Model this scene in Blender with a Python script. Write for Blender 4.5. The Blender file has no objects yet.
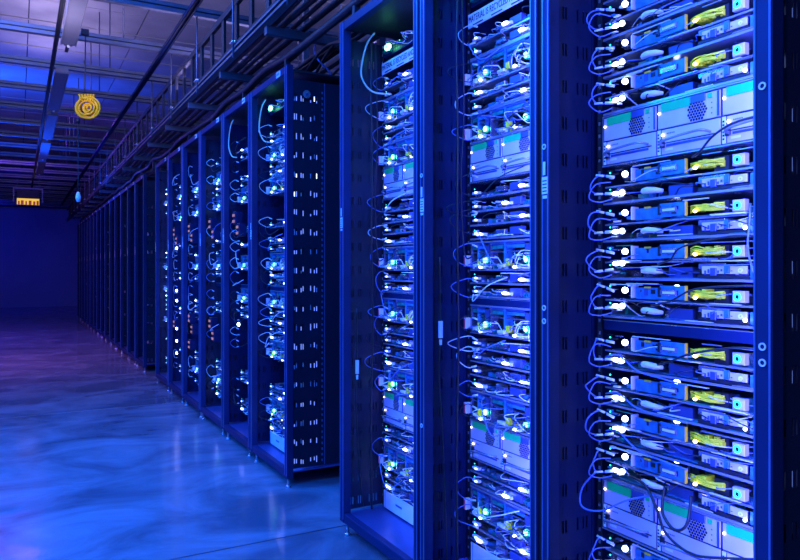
import bpy, math, random
from mathutils import Vector, Matrix

S = bpy.context.scene
COL = S.collection
PI = math.pi
A = 1.215                      # x of the rack front plane

# ------------------------------------------------------------------ materials
MATS = {}


def mat(name, col, rough=0.5, metal=0.0, emit=0.0, ecol=None, noise=0.0, nscale=20.0, spec=0.5, rvar=0.0, bump=0.0):
    m = bpy.data.materials.new(name)
    m.use_nodes = True
    nt = m.node_tree
    b = nt.nodes['Principled BSDF']
    b.inputs['Base Color'].default_value = (*col, 1)
    b.inputs['Roughness'].default_value = rough
    b.inputs['Metallic'].default_value = metal
    b.inputs['Specular IOR Level'].default_value = spec
    if emit:
        b.inputs['Emission Color'].default_value = (*(ecol or col), 1)
        b.inputs['Emission Strength'].default_value = emit
    if noise or rvar or bump:
        tc = nt.nodes.new('ShaderNodeTexCoord')
        n = nt.nodes.new('ShaderNodeTexNoise')
        n.inputs['Scale'].default_value = nscale
        n.inputs['Detail'].default_value = 4
        nt.links.new(tc.outputs['Object'], n.inputs['Vector'])
        if noise:
            r = nt.nodes.new('ShaderNodeValToRGB')
            lo = tuple(c * (1 - noise) for c in col)
            hi = tuple(min(1, c * (1 + noise)) for c in col)
            r.color_ramp.elements[0].position = 0.35
            r.color_ramp.elements[1].position = 0.65
            r.color_ramp.elements[0].color = (*lo, 1)
            r.color_ramp.elements[1].color = (*hi, 1)
            nt.links.new(n.outputs['Fac'], r.inputs['Fac'])
            nt.links.new(r.outputs['Color'], b.inputs['Base Color'])
        if rvar:
            mr = nt.nodes.new('ShaderNodeMapRange')
            mr.inputs['To Min'].default_value = max(0.02, rough - rvar)
            mr.inputs['To Max'].default_value = rough + rvar
            nt.links.new(n.outputs['Fac'], mr.inputs['Value'])
            nt.links.new(mr.outputs['Result'], b.inputs['Roughness'])
        if bump:
            bp = nt.nodes.new('ShaderNodeBump')
            bp.inputs['Strength'].default_value = bump
            bp.inputs['Distance'].default_value = 0.01
            nt.links.new(n.outputs['Fac'], bp.inputs['Height'])
            nt.links.new(bp.outputs['Normal'], b.inputs['Normal'])
    MATS[name] = m
    return m


mat('frame_metal', (0.010, 0.026, 0.095), 0.5, 0.1, spec=0.2, noise=0.12, nscale=6, rvar=0.08)
mat('panel_metal', (0.006, 0.016, 0.062), 0.45, 0.0, spec=0.15, noise=0.15, nscale=4, rvar=0.1)
mat('end_panel', (0.014, 0.018, 0.04), 0.45, 0.2, noise=0.15, nscale=4)
mat('dark_metal', (0.03, 0.03, 0.035), 0.5, 0.3, noise=0.2, nscale=9)
mat('black_plastic', (0.012, 0.012, 0.015), 0.45, noise=0.2, nscale=30)
mat('cable_black', (0.018, 0.018, 0.022), 0.4, noise=0.2, nscale=40)
mat('cable_blue', (0.12, 0.2, 0.55), 0.35, noise=0.1, nscale=40)
mat('cable_white', (0.75, 0.78, 0.85), 0.35, noise=0.06, nscale=40)
mat('cable_cream', (0.75, 0.72, 0.5), 0.4, noise=0.08, nscale=40)
mat('pale_highlight', (0.12, 0.2, 0.42), 0.35, 0.4, noise=0.1, nscale=15)
mat('zinc', (0.62, 0.64, 0.68), 0.28, 0.75, noise=0.08, nscale=18, rvar=0.1)
mat('tray_steel', (0.34, 0.36, 0.46), 0.25, 0.45, noise=0.08, nscale=14, rvar=0.08)
mat('module_face', (0.64, 0.55, 0.74), 0.5, 0.1, noise=0.05, nscale=12)
mat('recess_blue', (0.07, 0.11, 0.32), 0.35, 0.4, noise=0.1, nscale=12)
mat('teal_label', (0.005, 0.62, 0.14), 0.5, noise=0.06, nscale=20)
mat('card_blue', (0.04, 0.22, 0.44), 0.4, 0.1, noise=0.3, nscale=45)
mat('board_green', (0.03, 0.18, 0.28), 0.35, noise=0.4, nscale=60)
mat('board_teal', (0.01, 0.22, 0.16), 0.4, noise=0.3, nscale=50)
mat('chip', (0.02, 0.02, 0.025), 0.35, noise=0.2, nscale=50)
mat('heatsink', (0.42, 0.44, 0.62), 0.22, 0.8, noise=0.1, nscale=30)
mat('plug_white', (0.82, 0.8, 0.92), 0.4, noise=0.05, nscale=30)
mat('yellow_plastic', (0.95, 0.88, 0.02), 0.45, noise=0.1, nscale=60)
mat('amber_edge', (0.85, 0.55, 0.03), 0.5, noise=0.1, nscale=60)
mat('red_plastic', (0.7, 0.08, 0.12), 0.45, noise=0.1, nscale=40)
mat('sticker', (0.82, 0.84, 0.9), 0.55, noise=0.04, nscale=50)
mat('print_black', (0.01, 0.01, 0.02), 0.6, noise=0.1, nscale=50)
mat('led_blue', (0.5, 0.6, 1), 0.4, emit=14, ecol=(0.38, 0.46, 1.0))
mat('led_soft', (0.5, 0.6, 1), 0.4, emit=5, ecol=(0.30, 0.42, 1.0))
mat('led_green', (0.2, 1, 0.5), 0.4, emit=9, ecol=(0.15, 1.0, 0.42))
mat('led_green_dim', (0.1, 1, 0.3), 0.4, emit=1.6, ecol=(0.03, 0.9, 0.35))
mat('led_amber', (1, 0.8, 0.3), 0.4, emit=10, ecol=(1.0, 0.78, 0.20))
mat('led_orange', (1, 0.4, 0.2), 0.4, emit=0.42, ecol=(1.0, 0.36, 0.10))
mat('pale_glow', (0.4, 0.5, 1), 0.4, emit=0.9, ecol=(0.22, 0.34, 1.0))
mat('led_white', (1, 0.95, 0.9), 0.4, emit=5, ecol=(1.0, 0.88, 0.70))
mat('strut_steel', (0.16, 0.17, 0.2), 0.42, 0.45, noise=0.12, nscale=7, rvar=0.1)
mat('fixture_white', (0.15, 0.15, 0.17), 0.5, noise=0.04, nscale=10)
mat('coil_yellow', (0.80, 0.40, 0.01), 0.6, spec=0.1, noise=0.12, nscale=30)
mat('exit_panel', (0.9, 0.7, 0.1), 0.5, emit=0.9, ecol=(1.0, 0.62, 0.04))
mat('exit_mark', (0.5, 0.1, 0.02), 0.5, emit=0.25, ecol=(0.9, 0.16, 0.02))
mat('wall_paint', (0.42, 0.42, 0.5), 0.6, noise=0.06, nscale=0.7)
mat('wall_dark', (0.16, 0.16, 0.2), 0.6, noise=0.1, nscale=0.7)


def floor_material():
    m = bpy.data.materials.new('polished_floor')
    m.use_nodes = True
    nt = m.node_tree
    b = nt.nodes['Principled BSDF']
    tc = nt.nodes.new('ShaderNodeTexCoord')
    mp = nt.nodes.new('ShaderNodeMapping')
    mp.inputs['Scale'].default_value = (1.0, 1.5, 1)
    nt.links.new(tc.outputs['Object'], mp.inputs['Vector'])
    n1 = nt.nodes.new('ShaderNodeTexNoise')
    n1.inputs['Scale'].default_value = 1.6
    n1.inputs['Detail'].default_value = 10
    n1.inputs['Roughness'].default_value = 0.62
    n1.inputs['Distortion'].default_value = 0.8
    nt.links.new(mp.outputs['Vector'], n1.inputs['Vector'])
    r = nt.nodes.new('ShaderNodeValToRGB')
    r.color_ramp.elements[0].position = 0.36
    r.color_ramp.elements[1].position = 0.68
    r.color_ramp.elements[0].color = (0.11, 0.13, 0.17, 1)
    r.color_ramp.elements[1].color = (0.30, 0.35, 0.42, 1)
    nt.links.new(n1.outputs['Fac'], r.inputs['Fac'])
    nt.links.new(r.outputs['Color'], b.inputs['Base Color'])
    n2 = nt.nodes.new('ShaderNodeTexNoise')
    n2.inputs['Scale'].default_value = 3.5
    n2.inputs['Detail'].default_value = 5
    nt.links.new(mp.outputs['Vector'], n2.inputs['Vector'])
    mr = nt.nodes.new('ShaderNodeMapRange')
    mr.inputs['From Min'].default_value = 0.3
    mr.inputs['From Max'].default_value = 0.7
    mr.inputs['To Min'].default_value = 0.08
    mr.inputs['To Max'].default_value = 0.24
    nt.links.new(n2.outputs['Fac'], mr.inputs['Value'])
    nt.links.new(mr.outputs['Result'], b.inputs['Roughness'])
    bp = nt.nodes.new('ShaderNodeBump')
    bp.inputs['Strength'].default_value = 0.12
    bp.inputs['Distance'].default_value = 0.02
    nt.links.new(n1.outputs['Fac'], bp.inputs['Height'])
    nt.links.new(bp.outputs['Normal'], b.inputs['Normal'])
    MATS['polished_floor'] = m


def ceiling_material():
    m = bpy.data.materials.new('ceiling_deck')
    m.use_nodes = True
    nt = m.node_tree
    b = nt.nodes['Principled BSDF']
    b.inputs['Roughness'].default_value = 0.6
    tc = nt.nodes.new('ShaderNodeTexCoord')
    n1 = nt.nodes.new('ShaderNodeTexNoise')
    n1.inputs['Scale'].default_value = 0.9
    n1.inputs['Detail'].default_value = 5
    nt.links.new(tc.outputs['Object'], n1.inputs['Vector'])
    r = nt.nodes.new('ShaderNodeValToRGB')
    r.color_ramp.elements[0].position = 0.3
    r.color_ramp.elements[1].position = 0.7
    r.color_ramp.elements[0].color = (0.28, 0.27, 0.28, 1)
    r.color_ramp.elements[1].color = (0.70, 0.67, 0.64, 1)
    nt.links.new(n1.outputs['Fac'], r.inputs['Fac'])
    nt.links.new(r.outputs['Color'], b.inputs['Base Color'])
    MATS['ceiling_deck'] = m


floor_material()
ceiling_material()


# ------------------------------------------------------------------ mesh builder
class MB:
    def __init__(s):
        s.v = []; s.f = []; s.m = []; s.names = []; s.smooth = []

    def _mi(s, name):
        if name not in s.names:
            s.names.append(name)
        return s.names.index(name)

    def quad(s, pts, m):
        i = len(s.v)
        s.v += [tuple(p) for p in pts]
        s.f.append(tuple(range(i, i + len(pts))))
        s.m.append(s._mi(m)); s.smooth.append(False)

    def box(s, x0, x1, y0, y1, z0, z1, m, c=0.0):
        """axis box, optionally with its vertical-view edges chamfered by c"""
        if x0 > x1: x0, x1 = x1, x0
        if y0 > y1: y0, y1 = y1, y0
        if z0 > z1: z0, z1 = z1, z0
        i = len(s.v); k = s._mi(m)
        if c <= 0:
            s.v += [(x0, y0, z0), (x1, y0, z0), (x1, y1, z0), (x0, y1, z0), (x0, y0, z1), (x1, y0, z1), (x1, y1, z1), (x0, y1, z1)]
            fs = [(0, 3, 2, 1), (4, 5, 6, 7), (0, 1, 5, 4), (1, 2, 6, 5), (2, 3, 7, 6), (3, 0, 4, 7)]
        else:
            # chamfer the front (low y) face
            s.v += [(x0 + c, y0, z0 + c), (x1 - c, y0, z0 + c), (x1 - c, y0, z1 - c), (x0 + c, y0, z1 - c),
                    (x0, y0 + c, z0), (x1, y0 + c, z0), (x1, y0 + c, z1), (x0, y0 + c, z1),
                    (x0, y1, z0), (x1, y1, z0), (x1, y1, z1), (x0, y1, z1)]
            fs = [(0, 1, 2, 3), (4, 5, 1, 0), (5, 6, 2, 1), (6, 7, 3, 2), (7, 4, 0, 3),
                  (8, 9, 5, 4), (9, 10, 6, 5), (10, 11, 7, 6), (11, 8, 4, 7), (11, 10, 9, 8)]
        for f in fs:
            s.f.append(tuple(i + q for q in f)); s.m.append(k); s.smooth.append(False)
        return s

    def tube(s, pts, r, m, n=6, samples=4, cap=True, smooth=True, closed=False):
        P = [Vector(p) for p in pts]
        if samples > 1 and len(P) > 2:
            Q = []
            for a in range(len(P) - 1):
                p0 = P[max(a - 1, 0)]; p1 = P[a]; p2 = P[a + 1]; p3 = P[min(a + 2, len(P) - 1)]
                for t in range(samples):
                    u = t / samples
                    Q.append(0.5 * ((2 * p1) + (p2 - p0) * u + (2 * p0 - 5 * p1 + 4 * p2 - p3) * u * u + (3 * p1 - p0 - 3 * p2 + p3) * u ** 3))
            Q.append(P[-1]); P = Q
        k = s._mi(m)
        i0 = len(s.v)
        up = None
        for a, p in enumerate(P):
            d = (P[min(a + 1, len(P) - 1)] - P[max(a - 1, 0)])
            if d.length < 1e-9: d = Vector((0, 0, 1))
            d.normalize()
            if up is None:
                up = d.orthogonal().normalized()
            up = (up - d * up.dot(d))
            if up.length < 1e-6: up = d.orthogonal()
            up.normalize()
            w = d.cross(up)
            rr = r[a] if isinstance(r, (list, tuple)) else r
            for q in range(n):
                t = 2 * PI * q / n
                s.v.append(tuple(p + (up * math.cos(t) + w * math.sin(t)) * rr))
        for a in range(len(P) - 1):
            for q in range(n):
                q2 = (q + 1) % n
                s.f.append((i0 + a * n + q, i0 + a * n + q2, i0 + (a + 1) * n + q2, i0 + (a + 1) * n + q))
                s.m.append(k); s.smooth.append(smooth)
        if cap:
            s.f.append(tuple(i0 + q for q in reversed(range(n)))); s.m.append(k); s.smooth.append(False)
            e = i0 + (len(P) - 1) * n
            s.f.append(tuple(e + q for q in range(n))); s.m.append(k); s.smooth.append(False)
        return s

    def cyl(s, p0, p1, r, m, n=10, r2=None):
        return s.tube([p0, p1], [r, r if r2 is None else r2], m, n=n, samples=1)

    def ball(s, c, r, m, sx=1, sy=1, sz=1, n=8, h=5):
        k = s._mi(m); i0 = len(s.v)
        s.v.append((c[0], c[1], c[2] + r * sz))
        for a in range(1, h):
            ph = PI * a / h
            for q in range(n):
                t = 2 * PI * q / n
                s.v.append((c[0] + r * sx * math.sin(ph) * math.cos(t), c[1] + r * sy * math.sin(ph) * math.sin(t), c[2] + r * sz * math.cos(ph)))
        s.v.append((c[0], c[1], c[2] - r * sz))
        last = len(s.v) - 1
        for q in range(n):
            q2 = (q + 1) % n
            s.f.append((i0, i0 + 1 + q, i0 + 1 + q2)); s.m.append(k); s.smooth.append(True)
            for a in range(h - 2):
                b0 = i0 + 1 + a * n
                s.f.append((b0 + q, b0 + n + q, b0 + n + q2, b0 + q2)); s.m.append(k); s.smooth.append(True)
            b0 = i0 + 1 + (h - 2) * n
            s.f.append((b0 + q, last, b0 + q2)); s.m.append(k); s.smooth.append(True)
        return s

    def ring(s, c, r, w, m, y, n=16):
        """flat washer facing -y"""
        k = s._mi(m); i0 = len(s.v)
        for rr, yy in ((r, y), (r, y - 0.002), (r - w, y - 0.002), (r - w, y)):
            for q in range(n):
                t = 2 * PI * q / n
                s.v.append((c[0] + rr * math.cos(t), yy, c[1] + rr * math.sin(t)))
        for l in range(3):
            for q in range(n):
                q2 = (q + 1) % n
                s.f.append((i0 + l * n + q, i0 + l * n + q2, i0 + (l + 1) * n + q2, i0 + (l + 1) * n + q)); s.m.append(k); s.smooth.append(False)
        return s

    def mesh(s, name):
        me = bpy.data.meshes.new(name)
        me.from_pydata(s.v, [], s.f)
        for nm in s.names:
            me.materials.append(MATS[nm])
        me.polygons.foreach_set('material_index', s.m)
        me.polygons.foreach_set('use_smooth', s.smooth)
        me.update()
        return me

    def build(s, name, parent=None, loc=None, label=None):
        o = bpy.data.objects.new(name, s.mesh(name))
        COL.objects.link(o)
        if parent: o.parent = parent
        if loc: o.location = loc
        if label: o['label'] = label
        return o


def empty(name, loc=(0, 0, 0), rz=0.0):
    o = bpy.data.objects.new(name, None)
    o.empty_display_size = 0.05
    COL.objects.link(o)
    o.location = loc
    o.rotation_euler = (0, 0, rz)
    return o


def tag(o, label, cat, group=None):
    o['label'] = label
    o['category'] = cat
    if group: o['group'] = group
    return o


def struct(o):
    o['kind'] = 'structure'
    return o


def children(o):
    return KIDS.get(o.name, [])


KIDS = {}


def register(root):
    """remember the parts of a prototype so that copying stays quick"""
    KIDS[root.name] = [(c, [g for g in c.children]) for c in root.children]
    return root


def dup(root, loc, label, group=None, rz=None, parts=True):
    r = root.copy(); COL.objects.link(r)
    r.location = loc
    if rz is not None: r.rotation_euler = (0, 0, rz)
    r['label'] = label
    if group: r['group'] = group
    if parts:
        for c, gs in KIDS[root.name]:
            d = c.copy(); COL.objects.link(d); d.parent = r
            for g in gs:
                e = g.copy(); COL.objects.link(e); e.parent = d
    return r


class Placer:
    """the first placing moves the prototype itself, later ones copy it"""
    def __init__(s, root):
        s.root = register(root); s.used = False

    def put(s, loc, label, group=None, rz=None):
        if not s.used:
            s.used = True
            s.root.location = loc
            if rz is not None: s.root.rotation_euler = (0, 0, rz)
            s.root['label'] = label
            if group: s.root['group'] = group
            return s.root
        return dup(s.root, loc, label, group, rz)


RZ = -PI / 2          # rack frame: local x runs to the right (world -Y), local y into the rack (world +X)
BAYS = [(0.045, 0.63), (0.71, 1.26), (1.345, 1.91)]
RW = 1.95
RH = 2.20


# ------------------------------------------------------------------ racks
SLOT_Y = [(0.042, 0.048), (0.053, 0.059), (0.079, 0.085), (0.090, 0.096), (0.132, 0.138), (0.153, 0.159), (0.166, 0.172),
          (0.40, 0.406), (0.42, 0.426), (0.46, 0.466), (0.60, 0.606), (0.62, 0.626), (0.66, 0.666)]


def side_panel(x, m, depth=0.88, rows=20, t=0.003):
    b = MB()
    z0, z1 = 0.10, 2.13
    edges = [0.02]
    for a, c in SLOT_Y:
        if c < depth: edges += [a, c]
    edges.append(depth)
    for i in range(0, len(edges) - 1):
        y0, y1 = edges[i], edges[i + 1]
        if i % 2 == 0:
            b.box(x - t / 2, x + t / 2, y0, y1, z0, z1, m)
        else:
            z = z0
            for k in range(rows):
                zs = 0.118 + 0.1 * k
                b.box(x - t / 2, x + t / 2, y0, y1, z, zs, m)
                z = zs + 0.034
            b.box(x - t / 2, x + t / 2, y0, y1, z, z1, m)
    # folded flange that carries the rail
    b.box(x - 0.006, x + 0.006, 0.186, 0.190, z0, z1, m)
    return b


def rail_mb(x, y, m='dark_metal'):
    b = MB()
    w = 0.014
    z = 0.12
    b.box(x, x + 0.003, y, y + 0.004, 0.10, 2.13, m)
    b.box(x + w - 0.003, x + w, y, y + 0.004, 0.10, 2.13, m)
    while z < 2.1:
        b.box(x + 0.003, x + w - 0.003, y, y + 0.004, z, z + 0.020, m)
        b.box(x + 0.004, x + w - 0.004, y - 0.001, y + 0.002, z + 0.021, z + 0.030, 'zinc')
        z += 0.034
    return b


def make_rack(loc, recess, near=False, label='', group='open server racks', end_rail=True):
    t = tag(empty('server_rack', loc, RZ), label, 'server rack', group)
    # upright posts
    def post(x0, x1, name='post'):
        b = MB()
        b.box(x0, x1, 0.0, 0.034, 0.055, RH, 'frame_metal', 0.002)
        b.box(x0 + 0.002, x0 + 0.006, -0.0015, 0.001, 0.07, RH - 0.01, 'pale_highlight')  # lighter strips put the edge highlights into the post colour
        b.box(x1 - 0.006, x1 - 0.002, -0.0015, 0.001, 0.07, RH - 0.01, 'pale_highlight')
        return b.build('post', t)
    posts = [post(0.0, 0.038), post(0.632, 0.661), post(0.679, 0.708), post(1.262, 1.291), post(1.311, 1.340), post(1.912, 1.95)]
    for x0, x1 in ((0, .038), (.632, .708), (1.262, 1.34), (1.912, 1.95)):
        MB().box(x0, x1, 0.86, 0.90, 0.055, RH, 'frame_metal').build('rear_post', t)
    MB().box(0.6605, 0.6795, 0.010, 0.03, 0.06, RH - 0.01, 'dark_metal').build('post_gap_strip', t)
    MB().box(1.2905, 1.3115, 0.010, 0.03, 0.06, RH - 0.01, 'dark_metal').build('post_gap_strip', t)
    # beams, top and base
    b = MB().box(0.038, 1.912, 0.002, 0.030, 2.160, RH - 0.002, 'frame_metal', 0.002)
    b.box(0.038, 1.912, 0.87, 0.90, 2.135, RH - 0.002, 'frame_metal')
    b.build('top_beam', t)
    b = MB().box(0.038, 1.912, 0.002, 0.030, 0.055, 0.094, 'frame_metal', 0.002)
    b.box(0.038, 1.912, 0.87, 0.90, 0.055, 0.094, 'frame_metal')
    b.build('bottom_beam', t)
    MB().box(0.01, 1.94, 0.03, 0.88, 2.17, 2.18, 'dark_metal').build('top_panel', t)
    MB().box(0.01, 1.94, 0.03, 0.88, 0.082, 0.088, 'recess_blue').build('base_plate', t)
    # perforated panels
    side_panel(0.012, 'end_panel').build('side_panel', t)
    side_panel(0.670, 'panel_metal').build('side_panel', t)
    side_panel(1.3010, 'panel_metal').build('side_panel', t)
    side_panel(1.938, 'end_panel').build('side_panel', t)
    for x in (0.660, 1.291):
        MB().box(x - 0.001, x + 0.001, 0.04, 0.85, 0.10, 2.13, 'black_plastic').build('slot_shade_sheet', t)  # added black sheet that stands in for shade behind the slots
    if near:
        for bx0, bx1 in BAYS:
            rail_mb(bx0 - 0.026, recess + 0.004).build('mounting_rail', t)
            rail_mb(bx1 + 0.004, recess + 0.004).build('mounting_rail', t)
    for x in (0.035, 0.60, 0.74, 1.23, 1.37, 1.915):
        for y in (0.02, 0.87):
            b = MB().cyl((x, y, 0.012), (x, y, 0.058), 0.007, 'zinc', 8)
            b.cyl((x, y, 0.0), (x, y, 0.012), 0.017, 'zinc', 10, 0.012)
            b.build('levelling_foot', t)
    # small label on the top beam of each bay and on each post
    for x in (0.50, 1.13, 1.78):
        b = MB().box(x, x + 0.062, -0.0005, 0.0025, 2.164, 2.194, 'sticker')
        for k in range(7):
            b.box(x + 0.006 + k * 0.007, x + 0.009 + k * 0.007, -0.001, 0.0, 2.173, 2.185, 'print_black')
        b.build('name_sticker', t, label='white printed sticker on the top beam')
    if near:
        for x, zz in ((1.322, (1.46, 1.035, 1.0)), (1.932, (1.478, 0.992, 0.962)), (0.69, (1.46, 0.6))):
            for z in zz:
                MB().ring((x, z), 0.0075, 0.003, 'sticker', -0.0005).build('screw', t, label='round screw head')
        sp = ((0.010, 1.315), (0.684, 1.335), (1.315, 1.335))
    else:
        sp = ((0.010, 1.33), (0.684, 1.33), (1.315, 1.33))
    for x, z in sp:
        b = MB().box(x, x + 0.022, -0.003, -0.0015, z, z + 0.045, 'sticker')
        b.box(x + 0.004, x + 0.013, -0.003, -0.0015, z + 0.05, z + 0.085, 'sticker')
        b.box(x + 0.003, x + 0.019, -0.003, -0.0015, z - 0.012, z - 0.004, 'sticker')
        for k in range(4):
            b.box(x + 0.003, x + 0.019, -0.0034, -0.003, z + 0.006 + k * 0.009, z + 0.009 + k * 0.009, 'panel_metal')
        b.build('asset_sticker', t, label='white asset sticker on the post')
    return t


# ------------------------------------------------------------------ equipment that slides into the bays (prototypes)
W = 0.545
rng = random.Random(7)


def clutter(b, x0, x1, y0, y1, z, n, mats, hmax=0.02, smax=0.03, r=rng):
    for _ in range(n):
        w = r.uniform(0.006, smax); d = r.uniform(0.006, 0.03); h = r.uniform(0.004, hmax)
        x = r.uniform(x0, x1 - w); y = r.uniform(y0, y1 - d)
        b.box(x, x + w, y, y + d, z, z + h, r.choice(mats))


def wires(b, n, x0, x1, z0, z1, mats, y0=-0.02, y1=0.04, rad=0.0015, r=rng):
    for _ in range(n):
        xa = r.uniform(x0, x1 - 0.05); xb = min(x1, xa + r.uniform(0.04, 0.16))
        za = r.uniform(z0, z1); zb = r.uniform(z0, z1)
        pts = [(xa, y1, za), (xa + (xb - xa) * .3, r.uniform(y0, y1), za + r.uniform(-.008, .01)),
               (xa + (xb - xa) * .7, r.uniform(y0, y1), zb + r.uniform(-.008, .01)), (xb, y1, zb)]
        pts = [(p[0], p[1], min(max(p[2], z0), z1)) for p in pts]
        b.tube(pts, rad, r.choice(mats), n=5, samples=4)


def tray_mb(h=0.0):
    b = MB()
    b.box(0, W, 0.0, 0.46, 0.0, 0.0015, 'tray_steel')
    b.box(0, W, -0.002, 0.0, 0.0, 0.006, 'tray_steel')
    b.box(0, 0.0015, 0.03, 0.46, 0.0, 0.03, 'tray_steel')
    b.box(W - 0.0015, W, 0.03, 0.46, 0.0, 0.03, 'tray_steel')
    return b


def lamp_mb(x, z, r=0.005, m='led_blue', wide=1.0, y=-0.006):
    return MB().ball((x, y, z), r, m, sx=wide)


def make_double(seed, lamp_low=None, lamp_right=False):
    """one double-deck server: upper deck with card and yellow connector, lower deck with pale plugs"""
    r = random.Random(seed)
    t = tag(empty('double_server'), '', 'server')
    tray_mb().build('tray', t)
    b = MB()
    b.box(0.012, W - 0.012, 0.012, 0.44, 0.006, 0.008, 'board_green')
    clutter(b, 0.03, 0.52, 0.02, 0.16, 0.008, 26, ['chip', 'heatsink', 'card_blue', 'recess_blue', 'board_teal', 'plug_white'], 0.02, 0.035, r)
    b.box(0.20, 0.27, 0.02, 0.06, 0.008, 0.034, 'recess_blue')
    b.box(0.275, 0.315, 0.03, 0.09, 0.008, 0.028, 'chip')
    b.build('lower_board', t)
    # rounded pale plug and long connector plate on the lower deck
    b = MB()
    b.tube([(0.130, 0.004, 0.024), (0.15, -0.004, 0.026), (0.175, -0.002, 0.024), (0.192, 0.01, 0.022)], [0.004, 0.006, 0.008, 0.008, 0.0085, 0.0085, 0.008, 0.008, 0.008, 0.007, 0.006, 0.005, 0.004], 'plug_white', n=8, samples=4)
    b.build('power_plug', t, label='rounded pale plug')
    b = MB()
    b.box(0.31, 0.425, 0.0, 0.004, 0.018, 0.036, 'module_face', 0.001)
    b.box(0.30, 0.37, 0.001, 0.006, 0.030, 0.042, 'heatsink', 0.001)
    b.box(0.335, 0.35, -0.004, 0.0, 0.014, 0.032, 'recess_blue', 0.001)
    b.box(0.372, 0.384, -0.006, 0.0, 0.020, 0.040, 'card_blue', 0.001)
    b.box(0.30, 0.43, 0.0, 0.004, 0.008, 0.015, 'chip')
    for k in range(9):
        b.box(0.318 + k * 0.0085, 0.322 + k * 0.0085, -0.001, 0.001, 0.016 + (k % 3) * 0.004, 0.026 + (k % 2) * 0.003, 'recess_blue')
    b.ring((0.41, 0.026), 0.0055, 0.0035, 'sticker', 0.0)
    b.box(0.43, 0.50, 0.004, 0.05, 0.008, 0.036, 'card_blue')
    b.build('connector_plate', t, label='pale metal connector plate')
    # mid sheet
    b = MB().box(0.004, W - 0.004, 0.004, 0.44, 0.047, 0.0485, 'tray_steel')
    b.box(0.004, W - 0.004, 0.002, 0.004, 0.0455, 0.050, 'tray_steel')
    b.build('deck_sheet', t)
    b = MB().box(0.012, W - 0.012, 0.02, 0.43, 0.0485, 0.050, 'board_green')
    clutter(b, 0.04, 0.52, 0.045, 0.18, 0.050, 22, ['chip', 'heatsink', 'board_teal', 'card_blue', 'recess_blue', 'zinc'], 0.026, 0.04, r)
    for k in range(6):
        b.box(0.46 + k * .012, 0.466 + k * .012, 0.012, 0.04, 0.05, 0.07, 'card_blue')
    b.build('upper_board', t)
    b = MB()
    b.box(0.100, 0.104, -0.004, 0.02, 0.056, 0.090, 'plug_white')
    b.box(0.108, 0.190, 0.004, 0.012, 0.054, 0.084, 'card_blue', 0.001)
    b.box(0.192, 0.266, -0.004, 0.002, 0.056, 0.090, 'card_blue', 0.001)
    b.box(0.2665, 0.2685, -0.005, 0.004, 0.055, 0.091, 'amber_edge')
    b.box(0.140, 0.158, 0.0, 0.005, 0.082, 0.0865, 'amber_edge')
    for k in range(5):
        x = r.uniform(.11, .25)
        b.box(x, x + r.uniform(.004, .014), -0.006 if x > .192 else 0.002, 0.004, 0.062 + r.uniform(0, .012), 0.078 + r.uniform(0, .004), r.choice(['chip', 'recess_blue', 'heatsink', 'chip']))
    b.build('expansion_card', t)
    b = MB()  # thin pale streaks along the sheet edges, plus small bits at left
    for k in range(9):
        x = r.uniform(.02, .40); z = r.choice([.0485, .050, .006, .088, .046]) + r.uniform(0, .005)
        b.box(x, x + r.uniform(.03, .12), -0.001 - 0.002 * (k % 3), 0.004, z, z + 0.0018, r.choice(['tray_steel', 'zinc', 'plug_white', 'board_teal', 'cable_white']))
    for k in range(12):
        x = r.uniform(.015, .09); z = r.uniform(.008, .092)
        b.box(x, x + r.uniform(.006, .02), -0.004, 0.006, z, z + r.uniform(.002, .006), r.choice(['board_teal', 'card_blue', 'plug_white', 'heatsink', 'chip']))
    b.build('edge_streaks', t)['kind'] = 'stuff'
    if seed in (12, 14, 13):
        MB().ball((0.20, 0.05, 0.086), 0.006, 'led_blue', sx=1.6).build('deck_glow', t, label='added glow behind the card')  # added hidden glow to brighten the tray and board
    b = MB()
    b.box(0.192, 0.245, -0.008, -0.004, 0.066, 0.080, 'heatsink', 0.001)
    b.box(0.205, 0.240, -0.010, -0.008, 0.070, 0.076, 'plug_white')
    b.box(0.190, 0.196, -0.009, -0.004, 0.062, 0.086, 'chip')
    b.build('slot_connector', t, label='pale slot connector')
    b = MB()
    for k in range(7):
        x = 0.285 + k * 0.0115 + r.uniform(-.002, .002)
        b.box(x, x + 0.010, r.uniform(0.0, 0.01), 0.035, 0.060 + r.uniform(0, 0.006), 0.072 + r.uniform(0, .012), 'yellow_plastic', 0.001)
    for k in range(5):
        z = 0.062 + k * 0.004
        b.tube([(0.272, 0.01, z), (0.30, -0.004, z + r.uniform(-.003, .005)), (0.335, -0.006, z + r.uniform(-.003, .006)), (0.365, 0.008, z + .002)], 0.0017, 'yellow_plastic', n=5)
    b.build('wire_connector', t, label='bright yellow connector with bunched wires')
    MB().ball((0.300, -0.010, 0.064), 0.0042, 'led_amber', sx=1.3).build('amber_light', t, label='small amber light')
    b = MB()
    b.box(0.335, 0.372, 0.012, 0.03, 0.05, 0.085, 'chip')
    b.box(0.392, 0.422, -0.004, 0.012, 0.056, 0.082, 'module_face', 0.0015)
    b.ring((0.405, 0.069), 0.009, 0.004, 'led_green_dim', -0.004)
    b.cyl((0.405, -0.0045, 0.069), (0.405, -0.002, 0.069), 0.005, 'chip', 10)
    b.build('port_bracket', t, label='square pale bracket with round green port')
    lamp_mb(0.082, 0.076, 0.0085).build('status_light', t, label='bright white-blue light')
    zl = 0.03 if lamp_low is None else lamp_low
    b = lamp_mb(0.072, zl, 0.0078)
    b.ball((0.052, -0.008, zl - 0.001), 0.0062, 'led_blue', sx=2.1)
    b.build('link_light', t, label='wide white-blue light')
    if lamp_right:
        lamp_mb(0.425, 0.018, 0.0045, 'led_blue').build('drive_light', t, label='white-blue light at the right end')
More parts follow.
